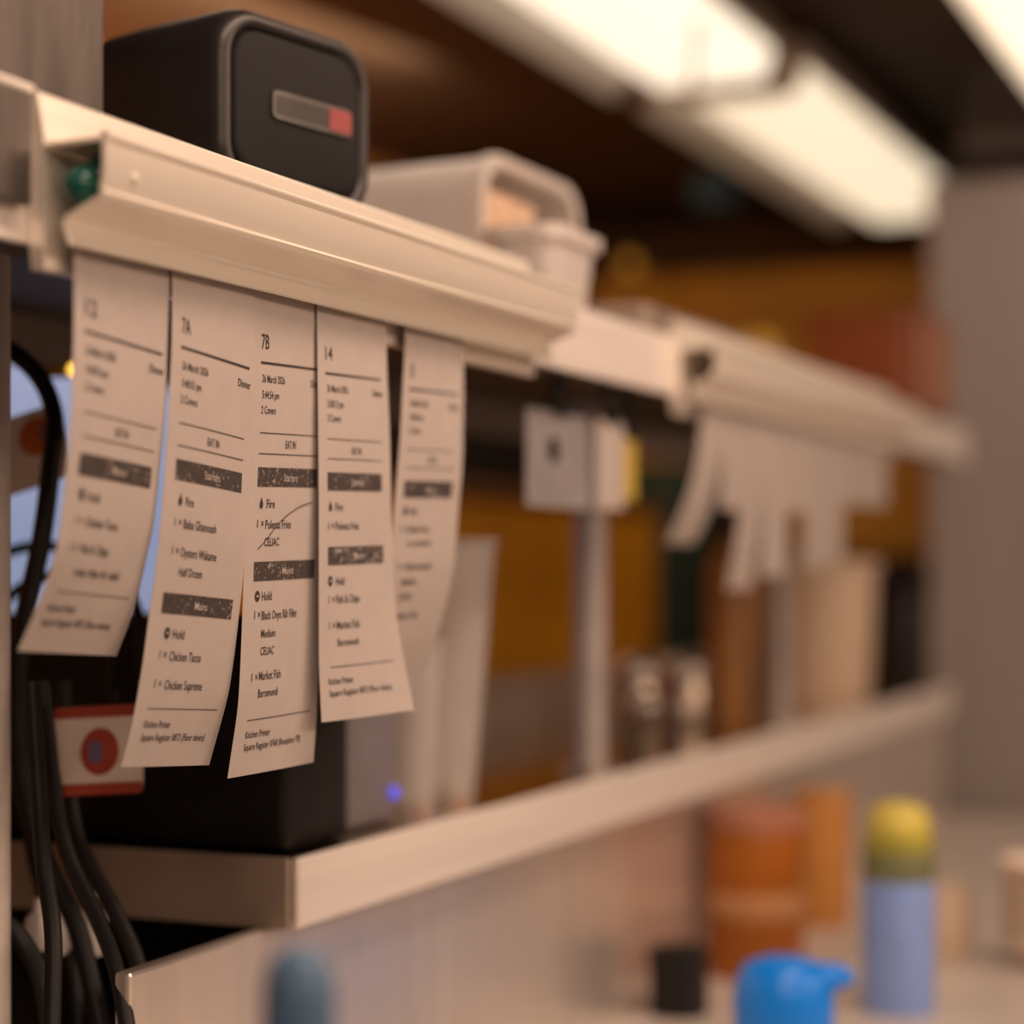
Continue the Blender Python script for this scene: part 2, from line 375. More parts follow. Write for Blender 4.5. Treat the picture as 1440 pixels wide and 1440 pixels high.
# ------------------------------------------------------------------ ticket rails
def rail(label, s0, s1, zoff=0, group=None):
    t = thing('ticket_rail', label, 'rail', ((s0+s1)/2, .64, .155+zoff))
    back = [(.6562, .156), (.6562, .2265), (.6600, .2490), (.6612, .2508), (.6640, .2512), (.6660, .2505), (.6660, .170), (.6640, .156)]
    obj('back_plate', prism([(p[0], p[1]+zoff) for p in back], s0, s1), M['rail'], t)
    # folded hook: top flange, front wall, inward slope, lip
    path = [(.6555, .2225), (.6210, .2235), (.6186, .2226), (.6174, .2204), (.6174, .2045), (.6192, .1962), (.6178, .1945), (.6196, .1916), (.6408, .1822), (.6424, .1806), (.6424, .1790), (.6392, .1690), (.6396, .1678)]
    pl = [(p[0], p[1]+zoff) for p in strip(path[::-1], -.0022)]
    obj('front_hook', prism(pl, s0, s1), M['rail'], t, 14)
    # ridge bead along the top edge of the front wall
    obj('top_bead', tube([(s0+.001, .6188, .2238+zoff), (s1-.001, .6188, .2238+zoff)], .0030, 8, smooth=False), M['rail'], t, 60)
    for s in (s0+.026, s1-.016):
        r = obj('rivet', lathe([(0, 0), (.0028, 0), (.0022, .001), (0, .0014)], (0, 0, 0), 14), M['rail_in'], t)
        r.data.transform(Matrix.Translation(ORG[t]))
        r.rotation_euler = (math.pi/2, 0, 0)
        z = .206 if s < (s0+s1)/2 else .1785
        y = .6168 if s < (s0+s1)/2 else .6398
        r.location = Vector((s, y, z+zoff))-ORG[t]
    return t
rail('long cream ticket rail holding five order slips, green marble in its open end', .892, 1.558)
rail('distant cream ticket rail with a cluster of hanging slips', 1.93, 2.86, -.006)
MAR = []
def marble(s, t, z, r, label, m):
    o = obj('glass_marble', ball((s, t, z), r), m, None, 60); tag(o, label, 'marble'); return o
marble(.9205, .6400, .2090, .0105, 'second green glass marble half hidden behind the first inside the near rail', M['green'])
marble(.8985, .6360, .2000, .0104, 'green glass marble sitting in the near open end of the ticket rail', M['green'])

# ------------------------------------------------------------------ text
TXT = {}
def collect(strings):
    objs = {}
    for s in strings:
        c = bpy.data.curves.new('t', 'FONT'); c.body = s; c.size = 1; c.resolution_u = 2; c.fill_mode = 'FRONT'; c.offset = .007
        o = bpy.data.objects.new('t', c); COL.objects.link(o); objs[s] = o
    dg = bpy.context.evaluated_depsgraph_get()
    for s, o in objs.items():
        me = bpy.data.meshes.new_from_object(o.evaluated_get(dg))
        V = [v.co.copy() for v in me.vertices]; F = [tuple(p.vertices) for p in me.polygons]
        TXT[s] = (V, F); bpy.data.meshes.remove(me)
    for o in objs.values():
        c = o.data; bpy.data.objects.remove(o); bpy.data.curves.remove(c)

# Printed layout in millimetres: a = distance from the paper's left edge, z = height.
def head(num, date, time, covers, nw=9.5):
    return [(num, 10, 139.5, nw, 9.6), (date, 11.5, 116.5, 28, 5.0), (time, 12, 106.5, 20.5, 5.0), (covers, 11.5, 97, 17.5, 5.0),
            ('Dinner', 74, 116.5, 15, 5.0), ('EAT IN', 42, 76, 13, 5.2)]
def foot(z1, second, w=67, a=10):
    return [('Kitchen Printer', a, z1, 26, 4.6), (second, a, z1-7.8, w, 4.6)]
FL = 'Square Register 0873 (Floor device)'
T = {}
T[1] = dict(text=head('12', '26 March 2026', '5:40:53 pm', '2 Covers', 11)+[('Hold', 21, 38.5, 12, 5.6), ('1 ×', 12, 25, 6.5, 5.4), ('Chicken Tacos', 22, 25, 32, 5.6), ('1 ×', 11.5, 10.5, 6.5, 5.4), ('Fish & Chips', 21.5, 10.5, 28, 5.6), ('swap chips for salad', 21.5, -2, 45, 5.2)]+foot(-22.5, FL, 65, 9),
    bars=[(61, 'Mains')], lines=[126, 83, 70, -14], icons=[('hold', 15.5, 38.8)])
T[2] = dict(text=head('7A', '26 March 2026', '5:40:53 pm', '2 Covers')+[('Fire', 22.5, 38.5, 8.5, 5.6), ('1 ×', 13, 26, 6.5, 5.4), ('Baba Ghanoush', 22, 25.5, 34.5, 5.8), ('1 ×', 13, 9.5, 6.5, 5.4), ('Oysters Wakame', 21.5, 9, 38, 5.8), ('Half Dozen', 22, -2.5, 24, 5.4), ('Hold', 24, -39, 11.5, 5.8), ('1 ×', 14, -51.5, 6.5, 5.4), ('Chicken Tacos', 23.5, -52, 32, 5.8), ('1 ×', 13.5, -68.5, 6.5, 5.4), ('Chicken Supreme', 23, -69, 38.5, 5.8)]+foot(-92.5, FL, 67, 11),
    bars=[(62, 'Starters'), (-15.5, 'Mains')], lines=[126.5, 83, 70, -83.5], icons=[('fire', 17, 38.7), ('hold', 18.5, -39)])
T[3] = dict(text=head('7B', '26 March 2026', '5:44:54 pm', '2 Covers')+[('Fire', 21.5, 38.5, 9.5, 5.8), ('1 ×', 12, 26, 7, 5.4), ('Polenta Fries', 21, 25.5, 30, 5.8), ('CELIAC', 20.5, 14.5, 17, 5.4), ('Hold', 20, -19.5, 11, 5.8), ('1 ×', 12.5, -31, 6.5, 5.4), ('Black Onyx Rib Fillet', 20.5, -31.5, 41, 5.8), ('Medium', 20.5, -43, 16, 5.4), ('CELIAC', 20.5, -54, 15, 5.4), ('1 ×', 12, -70, 6.5, 5.4), ('Market Fish', 20, -69.5, 24.5, 5.8), ('Barramundi', 20, -80.5, 22, 5.4)]+foot(-106, 'Square Register 0768 (Reception 7\'0)', 62, 11.5),
    bars=[(61, 'Starters'), (2, 'Mains')], lines=[126, 82.5, 69.5, -97], icons=[('fire', 15.5, 38.6), ('hold', 15, -19.5)],
    pen=[(13.5, 10), (20, 14), (28, 20), (38, 27), (48, 31.8), (60, 36), (70, 38.2), (77, 39.2)])
T[4] = dict(text=head('14', '26 March 2026', '5:50:12 pm', '2 Covers')+[('Fire', 19.5, 38.5, 9.5, 5.6), ('1 ×', 11, 26, 6.5, 5.4), ('Polenta Fries', 19.5, 26, 30, 5.6), ('Hold', 19.5, -10.5, 10.5, 5.6), ('1 ×', 11, -22.5, 6.5, 5.4), ('Fish & Chips', 19.5, -22.5, 29, 5.6), ('1 ×', 11, -39.5, 6.5, 5.4), ('Market Fish', 19.5, -39.5, 27, 5.6), ('Barramundi', 20, -51, 24, 5.2)]+foot(-76, FL, 68, 8.5),
    bars=[(61, 'Starters'), (12, 'Mains')], lines=[126, 83, 70, -67], icons=[('fire', 13.5, 38.6), ('hold', 13, -10.5)])
T[5] = dict(text=head('5', '26 March 2026', '5:38:20 pm', '2 Covers', 6)+[('Hold', 20, 39, 10, 5.6), ('1 ×', 11, 26, 6.5, 5.4), ('Chicken Tacos', 20, 26, 31, 5.6), ('no coriander', 22, 16, 34, 5.2), ('1 ×', 11, -1, 6.5, 5.4), ('Chicken Supreme', 20, -1, 40, 5.6), ('Medium', 20, -12, 21, 5.2), ('CELIAC', 20, -23, 19, 5.2), ('Market Fish', 20, -37, 34, 5.4), ('side', 22, -48, 12, 5.2)],
    bars=[(60.5, 'Mains')], lines=[126, 83, 70], icons=[('hold', 14.5, 39)])
GEO = {
1:(.908,1.001,[(.185,.650),(.165,.648),(.125,.648),(.074,.650),(.032,.655),(.006,.659),(-.021,.671),(-.047,.685)],[(.185,.650),(.165,.648),(.09,.651),(.022,.659),(.005,.664),(-.012,.668),(-.03,.674),(-.053,.685)],-.047,-5.5,.0006),
2:(1.001,1.094,[(.185,.650),(.167,.648),(.129,.648),(.08,.651),(.031,.655),(.005,.658),(-.024,.663),(-.058,.668),(-.096,.676),(-.117,.683)],[(.185,.650),(.168,.648),(.112,.649),(.081,.651),(.042,.653),(.018,.654),(-.019,.658),(-.05,.662),(-.081,.667),(-.105,.675),(-.124,.681)],-.118,-6,-.0008),
3:(1.0945,1.1875,[(.185,.650),(.168,.648),(.114,.649),(.081,.651),(.04,.653),(.004,.655),(-.048,.657),(-.087,.659),(-.132,.667)],[(.185,.650),(.168,.649),(.114,.650),(.04,.651),(-.065,.654),(-.106,.656),(-.130,.658)],-.132,2,.0004),
4:(1.173,1.271,[(.185,.649),(.167,.6485),(.097,.6475),(.042,.647),(-.064,.647),(-.102,.645)],[(.185,.649),(.16,.648),(.128,.647),(.091,.645),(.037,.644),(-.017,.642),(-.047,.638),(-.075,.632),(-.1,.626)],-.102,2,-.0008),
5:(1.303,1.401,[(.185,.649),(.16,.648),(.131,.650),(.093,.652),(.038,.657),(-.004,.661),(-.031,.667),(-.059,.675),(-.086,.686),(-.104,.694)],[(.185,.649),(.16,.648),(.126,.648),(.072,.649),(.046,.652),(-.004,.656),(-.031,.663),(-.059,.672),(-.086,.684),(-.104,.692)],-.105,2,0),
}
LBL = {
1: 'order slip numbered 12, leftmost on the near rail, curling towards the left',
2: 'order slip numbered 7A listing baba ghanoush and oysters, second from the left',
3: 'order slip numbered 7B with a pen stroke through polenta fries',
4: 'order slip numbered 14 with its bright lower right corner flicked forward',
5: 'blurred order slip last at the far end of the near rail, curling away',
}
collect(sorted({e[0] for d in T.values() for e in d['text']} | {b[1] for d in T.values() for b in d['bars']}))

def smooth_ctrl(ctrl):
    z = np.linspace(-.15, .19, 341)
    zz = [p[0] for p in ctrl][::-1]; tt = [p[1] for p in ctrl][::-1]
    sl = (tt[1]-tt[0])/(zz[1]-zz[0])
    zz = [-.16]+zz; tt = [tt[0]+sl*(-.16-zz[1])]+tt
    y = np.interp(z, zz, tt)
    k = np.exp(-.5*(np.arange(-24, 25)/9.0)**2); k /= k.sum()
    y2 = np.convolve(np.pad(y, 24, mode='edge'), k, mode='valid')
    y2[z < -.135] = y[z < -.135]
    return lambda q: float(np.interp(q, z, y2))
def make_ticket(k):
    sL, sR, L, R, zb, tilt, off = GEO[k]; w = sR-sL
    fl, fr = smooth_ctrl(L), smooth_ctrl(R); tilt /= 1000
    def surf(a, z, out=0.0):
        f = a/w
        zc = z+tilt*(f-.1)/.85*min(1, max(0, (.165-z)/.03))
        t = fl(zc)*(1-f)+fr(zc)*f+off
        t -= .0012*math.sin(math.pi*min(1, max(0, f)))*min(1, max(0, (.15-z)/.1))
        return Vector((sL+a, t-out, zc))
    root = thing('order_slip', LBL[k], 'order slip', (sL+w/2, .65, zb), 'order slips on the near rail')
    NA, NZ = 14, 56; ztop = .183; b = bmesh.new(); G = {}
    for side, out in ((0, .00012), (1, -.00012)):
        for j in range(NZ+1):
            for i in range(NA+1):
                G[side, i, j] = b.verts.new(surf(w*i/NA, ztop+(zb-ztop)*j/NZ, out))
    for side in (0, 1):
        for j in range(NZ):
            for i in range(NA): b.faces.new((G[side, i, j], G[side, i+1, j], G[side, i+1, j+1], G[side, i, j+1]))
    for j in range(NZ):
        for i in (0, NA): b.faces.new((G[0, i, j], G[0, i, j+1], G[1, i, j+1], G[1, i, j]))
    for i in range(NA):
        for j in (0, NZ): b.faces.new((G[0, i, j], G[0, i+1, j], G[1, i+1, j], G[1, i, j]))
    obj('paper', b, M['paper'], root, 60)
    OUT = .0004
    def put_text(b, s, a, z, wd, cap, out=OUT):
        V, F = TXT[s]; x0 = min(v.x for v in V); x1 = max(v.x for v in V)
        vs = [b.verts.new(surf((a+(v.x-x0)/(x1-x0)*wd)/1000, (z-cap/2+v.y/.73*cap)/1000, out)) for v in V]
        for f in F:
            try: b.faces.new([vs[i] for i in f])
            except ValueError: pass
    def put_rect(b, a0, a1, z0, z1, out=OUT, n=24, m=2):
        g = [[b.verts.new(surf((a0+(a1-a0)*i/n)/1000, (z0+(z1-z0)*j/m)/1000, out)) for i in range(n+1)] for j in range(m+1)]
        for j in range(m):
            for i in range(n): b.faces.new((g[j][i], g[j][i+1], g[j+1][i+1], g[j+1][i]))
    d = T[k]
    def part(name, fn):
        b = bmesh.new(); fn(b); return obj(name, b, M['ink'], root)
    for n, (tx, a, z, wd, cap) in enumerate(d['text']):
        nm = 'table_number' if n == 0 else 'printed_line'
        part(nm, lambda b: put_text(b, tx, a, z, wd, cap))
    for i, z in enumerate(d['lines']):
        th = .75 if i == 0 else .3
        part('printed_rule', lambda b: put_rect(b, 9.5 if i == 0 else 11, 87 if i == 0 else 84, z-th, z+th, m=1))
    for kind, a, z in d['icons']:
        if kind == 'fire': pts = [(0, 4.2), (-.5, 2.4), (-1.6, .6), (-2.0, -1.2), (-1.3, -2.9), (0, -3.4), (1.3, -2.9), (2.0, -1.2), (1.7, .6), (.9, 1.8)]
        else: pts = [(2.7*math.cos(q*math.pi/9), 3.5*math.sin(q*math.pi/9)) for q in range(18)]
        ic = part('flame_icon' if kind == 'fire' else 'hold_icon', lambda b: b.faces.new([b.verts.new(surf((a+p[0])/1000, (z+p[1])/1000, OUT)) for p in pts]))
        if kind == 'hold':
            b = bmesh.new(); put_rect(b, a-1.1, a+1.1, z-.45, z+.7, out=.0006, n=3, m=1)
            obj('icon_mark', b, M['paper'], ic)
    for z, word in d['bars']:
        b = bmesh.new(); put_rect(b, 10.5, 83.5, z, z-12, out=OUT, m=4)
        br = obj('section_bar', b, M['bar'], root)
        wd = {'Starters': 17, 'Mains': 13}[word]
        b = bmesh.new(); put_text(b, word, 48.5-wd/2, z-6, wd, 5.0, out=.0007)
        obj('bar_word', b, M['paper'], br)
    if 'pen' in d:
        P = spline([(p[0], p[1], 0) for p in d['pen']], 6); b = bmesh.new(); prev = None
        for p in P:
            q = (b.verts.new(surf(p.x/1000, (p.y-.38)/1000, .0006)), b.verts.new(surf(p.x/1000, (p.y+.38)/1000, .0006)))
            if prev: b.faces.new((prev[0], q[0], q[1], prev[1]))
            prev = q
        obj('pen_stroke', b, M['ink_soft'], root)
for k in (1, 2, 3, 4, 5): make_ticket(k)

# slips on the distant rail
FAR = [(1.975, .022, .040, 'pale slip first on the distant rail, its end curling far to the left'),
       (2.055, .060, .006, 'short pale slip second on the distant rail, above the tan bottle'),
       (2.12, -.026, .020, 'pale slip third on the distant rail, hanging lowest just left of the grey post'),
       (2.20, -.012, .004, 'pale slip fourth on the distant rail, hanging in front of the grey post'),
       (2.285, .062, .002, 'short pale slip fifth on the distant rail, right of the grey post'),
       (2.375, -.004, .004, 'pale slip sixth on the distant rail, long with a short one on each side'),
       (2.455, .006, .002, 'pale slip seventh on the distant rail, nearly as long as the one to its left'),
       (2.535, .078, .0, 'short pale slip third from the fridge end of the distant rail'),
       (2.615, .079, .0, 'short pale slip second from the fridge end of the distant rail'),
       (2.695, .081, .0, 'short pale slip last on the distant rail, nearest the fridge')]
for n, (s0, zb, curl, lab) in enumerate(FAR):
    b = bmesh.new(); G = {}; NZ = 24; w = .093; zt = .176
    for side, th in ((0, -.00015), (1, .00015)):
        for j in range(NZ+1):
            f = j/NZ
            for i in range(3):
                G[side, i, j] = b.verts.new((s0+w*i/2, .648+.0009*(n % 2)+curl*f**2.4+th, zt+(zb-zt)*f))
    for side in (0, 1):
        for j in range(NZ):
            for i in range(2): b.faces.new((G[side, i, j], G[side, i+1, j], G[side, i+1, j+1], G[side, i, j+1]))
    for j in range(NZ):
        for i in (0, 2): b.faces.new((G[0, i, j], G[0, i, j+1], G[1, i, j+1], G[1, i, j]))
    for i in range(2):
        for j in (0, NZ): b.faces.new((G[0, i, j], G[0, i+1, j], G[1, i+1, j], G[1, i, j]))
    tag(obj('order_slip', b, M['paper'], None, 60), lab, 'order slip', 'order slips on the distant rail')

# ------------------------------------------------------------------ speaker
def speaker():
    P0 = Vector((1.178, .7235, .2500)); X = Vector((.9816, -.19, 0)); Yv = Vector((.19, .9816, 0)); Z = Vector((0, 0, 1))
    W, D, HH = .165, .152, .131
    root = thing('portable_speaker', 'black rounded portable speaker on the overhead shelf behind the rail', 'speaker', P0+X*W/2+Yv*D/2)
    def ring(d, inset, r):
        return [tuple(P0+X*(W/2+p[0])+Z*(HH/2+p[1])+Yv*d) for p in rrect(W-2*inset, HH-2*inset, max(.004, r-inset*.6), 9)]
    R = .034
    rings = [ring(.010, .0145, R), ring(.004, .0135, R), ring(.0012, .0115, R), ring(.0, .009, R), ring(.0012, .005, R), ring(.005, .0018, R), ring(.012, 0, R), ring(.090, .001, R),
             ring(.125, .003, R), ring(.140, .008, R), ring(.148, .015, R), ring(D, .024, R)]
    obj('shell', loft(rings), M['shell'], root, 70)
    g = [ring(.010, .0150, R), ring(.003, .0150, R), ring(.001, .0165, R), ring(-.0005, .021, R)]
    gr = obj('grille', loft(g), M['grille'], root, 50)
    def pill(x0, x1, zc, h, d0, d1, r):
        c = (x0+x1)/2
        return loft([[tuple(P0+X*(c+p[0])+Z*(zc+p[1])+Yv*d) for p in rrect(x1-x0, h, r, 6)] for d in (d0, d1)])
    bd = obj('badge', pill(.050, .136, .068, .0195, -.0002, -.0026, .005), M['badge_rim'], root, 40)
    obj('badge_face', pill(.0535, .1325, .068, .0135, -.0024, -.0032, .003), M['badge'], bd, 40)
    obj('badge_accent', pill(.110, .1345, .068, .0155, -.0024, -.0036, .002), M['red'], bd, 40, 'red end of the badge')
    for x in (.03, W-.03):
        for d in (.03, .1):
            c = P0+X*x+Yv*d
            obj('rubber_foot', lathe([(0, -.0223), (.008, -.0223), (.008, .002), (0, .002)], (c.x, c.y, c.z), 12), M['blackrub'], root)
speaker()

# ------------------------------------------------------------------ tubs and things on the overhead shelf
ZS = .228
def tubbox(name, s0, s1, t0, t1, z0, z1, taper, m, label, cat, fill=None, fz=0, r=.03, rim=.006):
    cx, cy = (s0+s1)/2, (t0+t1)/2; w, d = s1-s0, t1-t0
    root = thing(name, label, cat, (cx, cy, z0))
    def ring(z, k, e=0): return [(cx+p[0], cy+p[1], z) for p in rrect(w*k+e, d*k+e, r*k, 6)]
    h = z1-z0
    obj('body', loft([ring(z0+.0003, taper*.94), ring(z0+.006, taper), ring(z1-.012, 1-.004), ring(z1-.011, 1, 2*rim), ring(z1, 1, 2*rim), ring(z1, 1, -.004), ring(z0+.01, taper, -.008)], True, True), m, root, 40)
    if fill: obj('contents', loft([ring(z0+.0112, taper, -.0115), ring(z0+fz, taper+(1-taper)*fz/h, -.0115)]), fill, root)
    return root
# upright white lid-like tray standing on its edge, and stacked tubs
def side_tub():
    s0, s1, z0, z1, t0, t1 = 1.665, 1.905, ZS+.0003, .374, .752, 1.0
    t = thing('food_tub', 'large translucent white tub lying on its side behind the speaker', 'tub', ((s0+s1)/2, .87, ZS))
    def ring(y, e, r=.040): return [((s0+s1)/2+p[0], y, (z0+z1)/2+p[1]) for p in rrect(s1-s0-2*e, z1-z0-2*e, r, 8)]
    obj('body', loft([ring(t0+.22, .02), ring(t0+.22, .006), ring(t0+.012, .002), ring(t0+.010, 0), ring(t0, 0), ring(t0, .010), ring(t0+.212, .014), ring(t0+.212, .02)]), M['tub'], t, 40)
    obj('contents', box(s0+.016, s1-.085, t0+.012, t0+.20, z0+.0145, z0+.118, .008), M['tub_tan'], t)
side_tub()
tubbox('food_tub', 1.66, 1.775, .682, .745, ZS, .300, .84, M['tub'], 'small translucent tapered tub in front of the large white tub', 'tub', M['tub_tan'], .05, .02)
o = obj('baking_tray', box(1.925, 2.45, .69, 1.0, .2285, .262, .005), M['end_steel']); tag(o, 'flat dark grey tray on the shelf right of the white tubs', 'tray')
t = tubbox('plastic_crate', 3.14, 3.42, .69, .86, ZS, .395, .96, M['crate'], 'rust brown plastic crate at the far end of the overhead shelf', 'crate', None, 0, .02)
obj('lit_face', box(3.16, 3.40, .6845, .6885, .25, .385, .002), M['crate_lit'], t, label='front face painted paler pink as if side-lit')  # added plate, light falling on the crate's front painted in as paler pink
o = obj('food_packet', loft([[(2.557+p[0], .764+p[1], ZS+z) for p in rrect(.08*k, .06*k, .02*k, 4)] for z, k in ((.0005, .9), (.01, 1), (.055, .98), (.072, .7))]), M['yellow'], None, 40); tag(o, 'yellow packet on the overhead shelf beside the rust brown crate', 'packet')

# ------------------------------------------------------------------ notices hung under the shelf front
def notice(s0, s1, z0, z1, m, label, y=.698, extra=None):
    t = thing('notice', label, 'notice', ((s0+s1)/2, y, z0))
    obj('sheet', box(s0, s1, y, y+.0012, z0, z1), m, t)
    obj('clip', box((s0+s1)/2-.012, (s0+s1)/2+.012, y-.003, y+.004, z1-.004, .1697, .001), M['black'], t)
    if extra:
        o = obj('mark', lathe([(0, 0), (.012, 0), (.012, .001), (0, .001)], (0, 0, 0), 18), M['black'], t)
        o.data.transform(Matrix.Translation(ORG[t])); o.rotation_euler = (math.pi/2, 0, 0); o.location = Vector((extra[0], y-.0003, extra[1]))-ORG[t]
notice(1.64, 1.79, .052, .138, M['notice_grey'], 'grey notice with a black spot hanging under the shelf between the two rails', extra=(1.70, .104))
notice(1.80, 1.872, .054, .138, M['paper'], 'narrow white notice hanging beside the grey spotted notice', .694)
notice(1.876, 1.915, .064, .128, M['notice_yellow'], 'small yellow notice hanging beside the narrow white notice', .697)

# ------------------------------------------------------------------ things on the lower shelf
ZL = -.2123
t = thing('receipt_printer', 'black receipt printer at the near end of the lower shelf behind the slips', 'printer', (1.37, .9, ZL))
obj('body', box(1.318, 1.418, .752, 1.055, ZL+.0005, -.048, .010, 3), M['black'], t, 40)
obj('lid', box(1.325, 1.411, .762, 1.045, -.0475, -.038, .004), M['black'], t, 40)
obj('paper_slot', box(1.34, 1.40, .80, .806, -.0385, -.036), M['grey_plastic'], t)
obj('feed_button', lathe([(0, 0), (.008, 0), (.008, .003), (0, .003)], (1.37, 1.02, -.0385), 16), M['grey_plastic'], t)
t = thing('card_terminal', 'grey upright box with a blue light right of the black printer', 'terminal', (1.49, .80, ZL))
obj('body', box(1.434, 1.524, .765, .84, ZL+.0005, -.045, .008, 3), M['grey_plastic'], t, 40)
obj('indicator', ball((1.514, .764, -.188), .006, 14), M['led'], t, 60, 'glowing blue light')
# clear tumblers
def tumbler(c, h, r0, r1, label, m=M['clear']):
    t = thing('tumbler', label, 'tumbler', c, 'clear tumblers on the lower shelf')
    prof = [(0, .0005), (r0, .0005), (r0+.001, .004), (r1, h-.006), (r1+.004, h-.005), (r1+.004, h), (r1-.002, h), (r0-.003, .012), (0, .010)]
    obj('cup', lathe(prof, c, 36), m, t, 40)
    return t
tumbler((1.705, .815, ZL), .236, .034, .053, 'tall clear tapered tumbler on the lower shelf beside the last near slip')
tumbler((1.615, .80, ZL), .145, .022, .030, 'shorter clear tumbler half hidden behind the curled last slip')
# chrome shakers
def shaker(x, y, h, r, label):
    t = thing('shaker', label, 'shaker', (x, y, ZL), 'chrome shakers on the lower shelf')
    obj('body', lathe([(0, .0005), (r, .0005), (r, h*.55), (r*.86, h*.62), (r*.86, h*.7)], (x, y, ZL), 28), M['chrome'], t, 35)
    obj('cap', lathe([(r*.9, h*.7), (r*.95, h*.72), (r*.9, h*.86), (r*.5, h*.97), (0, h)], (x, y, ZL), 28), M['steel_dull'], t, 35)
shaker(2.37, .86, .105, .028, 'chrome shaker on the lower shelf, left of the pair by the tan bottle')
shaker(2.52, .85, .098, .032, 'chrome shaker on the lower shelf, nearest the tan bottle')
shaker(2.28, .82, .062, .024, 'short chrome shaker standing in front of the chrome pair')
# bottles and tubs at the far half
t = thing('sauce_bottle', 'tall tan bottle on the lower shelf left of the far grey post', 'bottle', (2.67, .835, ZL))
obj('body', lathe([(0, .0005), (.031, .0005), (.032, .006), (.032, .20), (.026, .225), (.012, .245), (.012, .27), (0, .27)], (2.67, .835, ZL), 28), M['tan_glass'], t, 40)
obj('cap', lathe([(.0135, .255), (.0135, .282), (0, .284)], (2.67, .835, ZL), 20), M['black'], t, 40)
t = thing('storage_bucket', 'cream round bucket on the lower shelf right of the far grey post', 'bucket', (3.28, .87, ZL))
obj('body', lathe([(0, .0005), (.085, .0005), (.088, .006), (.096, .20), (.101, .205), (.101, .217), (.092, .217), (.082, .012), (0, .010)], (3.24, .87, ZL), 36), M['cream_tub'], t, 40)
obj('lid', lathe([(0, .222), (.095, .222), (.103, .218), (.1035, .208), (.1012, .208), (.1012, .2172), (0, .2172)], (3.24, .87, ZL), 36), M['cream_tub'], t, 40)
t = thing('dark_bottle', 'black bottle at the far end of the lower shelf by the fridge', 'bottle', (3.56, .80, ZL))
obj('body', lathe([(0, .0005), (.036, .0005), (.037, .006), (.037, .14), (.028, .165), (.013, .18), (.013, .20), (0, .20)], (3.565, .80, ZL), 24), M['black'], t, 40)
obj('cap', lathe([(.0145, .19), (.0145, .213), (0, .215)], (3.565, .80, ZL), 20), M['black'], t, 40)

# ------------------------------------------------------------------ things on the bench
ZB = -.4738
def jar(x, y, r, h, m, label, lid, lidlabel=None, band=None):
    t = thing('sauce_tub', label, 'tub', (x, y, ZB))
    obj('body', lathe([(0, .0), (r*.94, .0), (r, .006), (r*1.02, h*.86), (r*.97, h*.9), (0, h*.9)], (x, y, ZB), 36), m, t, 40)
    obj('lid', lathe([(r*1.0, h*.88), (r*1.04, h*.885), (r*1.04, h*.98), (r*.98, h), (0, h)], (x, y, ZB), 36), lid, t, 40)
    if band: obj('label', lathe([(r*1.008, h*.36), (r*1.03, h*.37), (r*1.035, h*.50), (r*1.012, h*.51)], (x, y, ZB), 36), band, t, 40)
jar(2.295, .688, .056, .193, M['orange'], 'orange sauce tub with a pale band on the bench under the shelf', M['lid_pink'], None, M['label_tan'])
jar(2.64, .70, .037, .178, M['orange_pale'], 'paler tan orange tub right behind the orange sauce tub', M['orange_pale'])
t = thing('tin', 'black tin on the bench just left of the orange sauce tub', 'tin', (2.056, .70, ZB))
obj('body', lathe([(0, 0), (.03, 0), (.031, .003), (.031, .058), (0, .058)], (2.056, .70, ZB), 28), M['black'], t, 40)
obj('lid', lathe([(.0316, .050), (.0326, .052), (.0326, .068), (.029, .071), (0, .071)], (2.056, .70, ZB), 28), M['black'], t, 40)
t = thing('aerosol_can', 'lilac blue can with a yellow green cap standing on the bench', 'can', (2.165, .491, ZB))
c = (2.165, .491, ZB)
obj('body', lathe([(0, 0), (.037, 0), (.0385, .003), (.0385, .14)], c, 36), M['can_blue'], t, 40)
obj('band', lathe([(.0386, .1405), (.0386, .166), (.036, .170)], c, 36), M['can_olive'], t, 40, 'olive green band')
obj('collar', lathe([(.036, .1702), (.0375, .172), (.037, .188), (.034, .190)], c, 36), M['can_green'], t, 40, 'lime collar')
obj('cap', lathe([(.034, .190), (.0345, .195), (.032, .208), (.026, .216), (.017, .221), (0, .222)], c, 36), M['can_yellow'], t, 40, 'yellow cap')
t = thing('blue_jug', 'bright blue plastic jug with a spout at the bottom edge of the photo', 'jug', (1.845, .52, ZB))
c = (1.842, .525, ZB)
obj('body', lathe([(0, 0), (.042, 0), (.045, .005), (.047, .07), (.044, .09), (.036, .104), (.020, .110), (0, .111)], c, 32), M['blue'], t, 50)
R_ = Vector((math.sin(YAW), -math.cos(YAW), 0))
p0 = Vector(c)+Vector((0, 0, .085)); 
sp = []
for d, r, dz in ((.026, .022, 0), (.042, .019, .006), (.056, .013, .008), (.064, .009, .006)):
    q = p0+R_*d+Vector((0, 0, dz)); F_ = Vector((math.cos(YAW), math.sin(YAW), 0))
    sp.append([tuple(q+F_*(r*math.cos(a*math.pi/8))+Vector((0, 0, 1))*(r*.8*math.sin(a*math.pi/8))) for a in range(16)])
obj('spout', loft(sp), M['blue'], t, 50)
t = thing('squeeze_bottle', 'slim muted blue bottle low in front of the steel panel', 'bottle', (.701, .395, ZB))
obj('body', lathe([(0, 0), (.015, 0), (.0155, .004), (.0155, .270), (.0145, .28)], (.701, .395, ZB), 28), M['blue_grey'], t, 45)
obj('cap', lathe([(.0143, .2805), (.015, .282), (.0145, .310), (.011, .320), (.006, .324), (0, .325)], (.701, .395, ZB), 28), M['blue_grey'], t, 45)
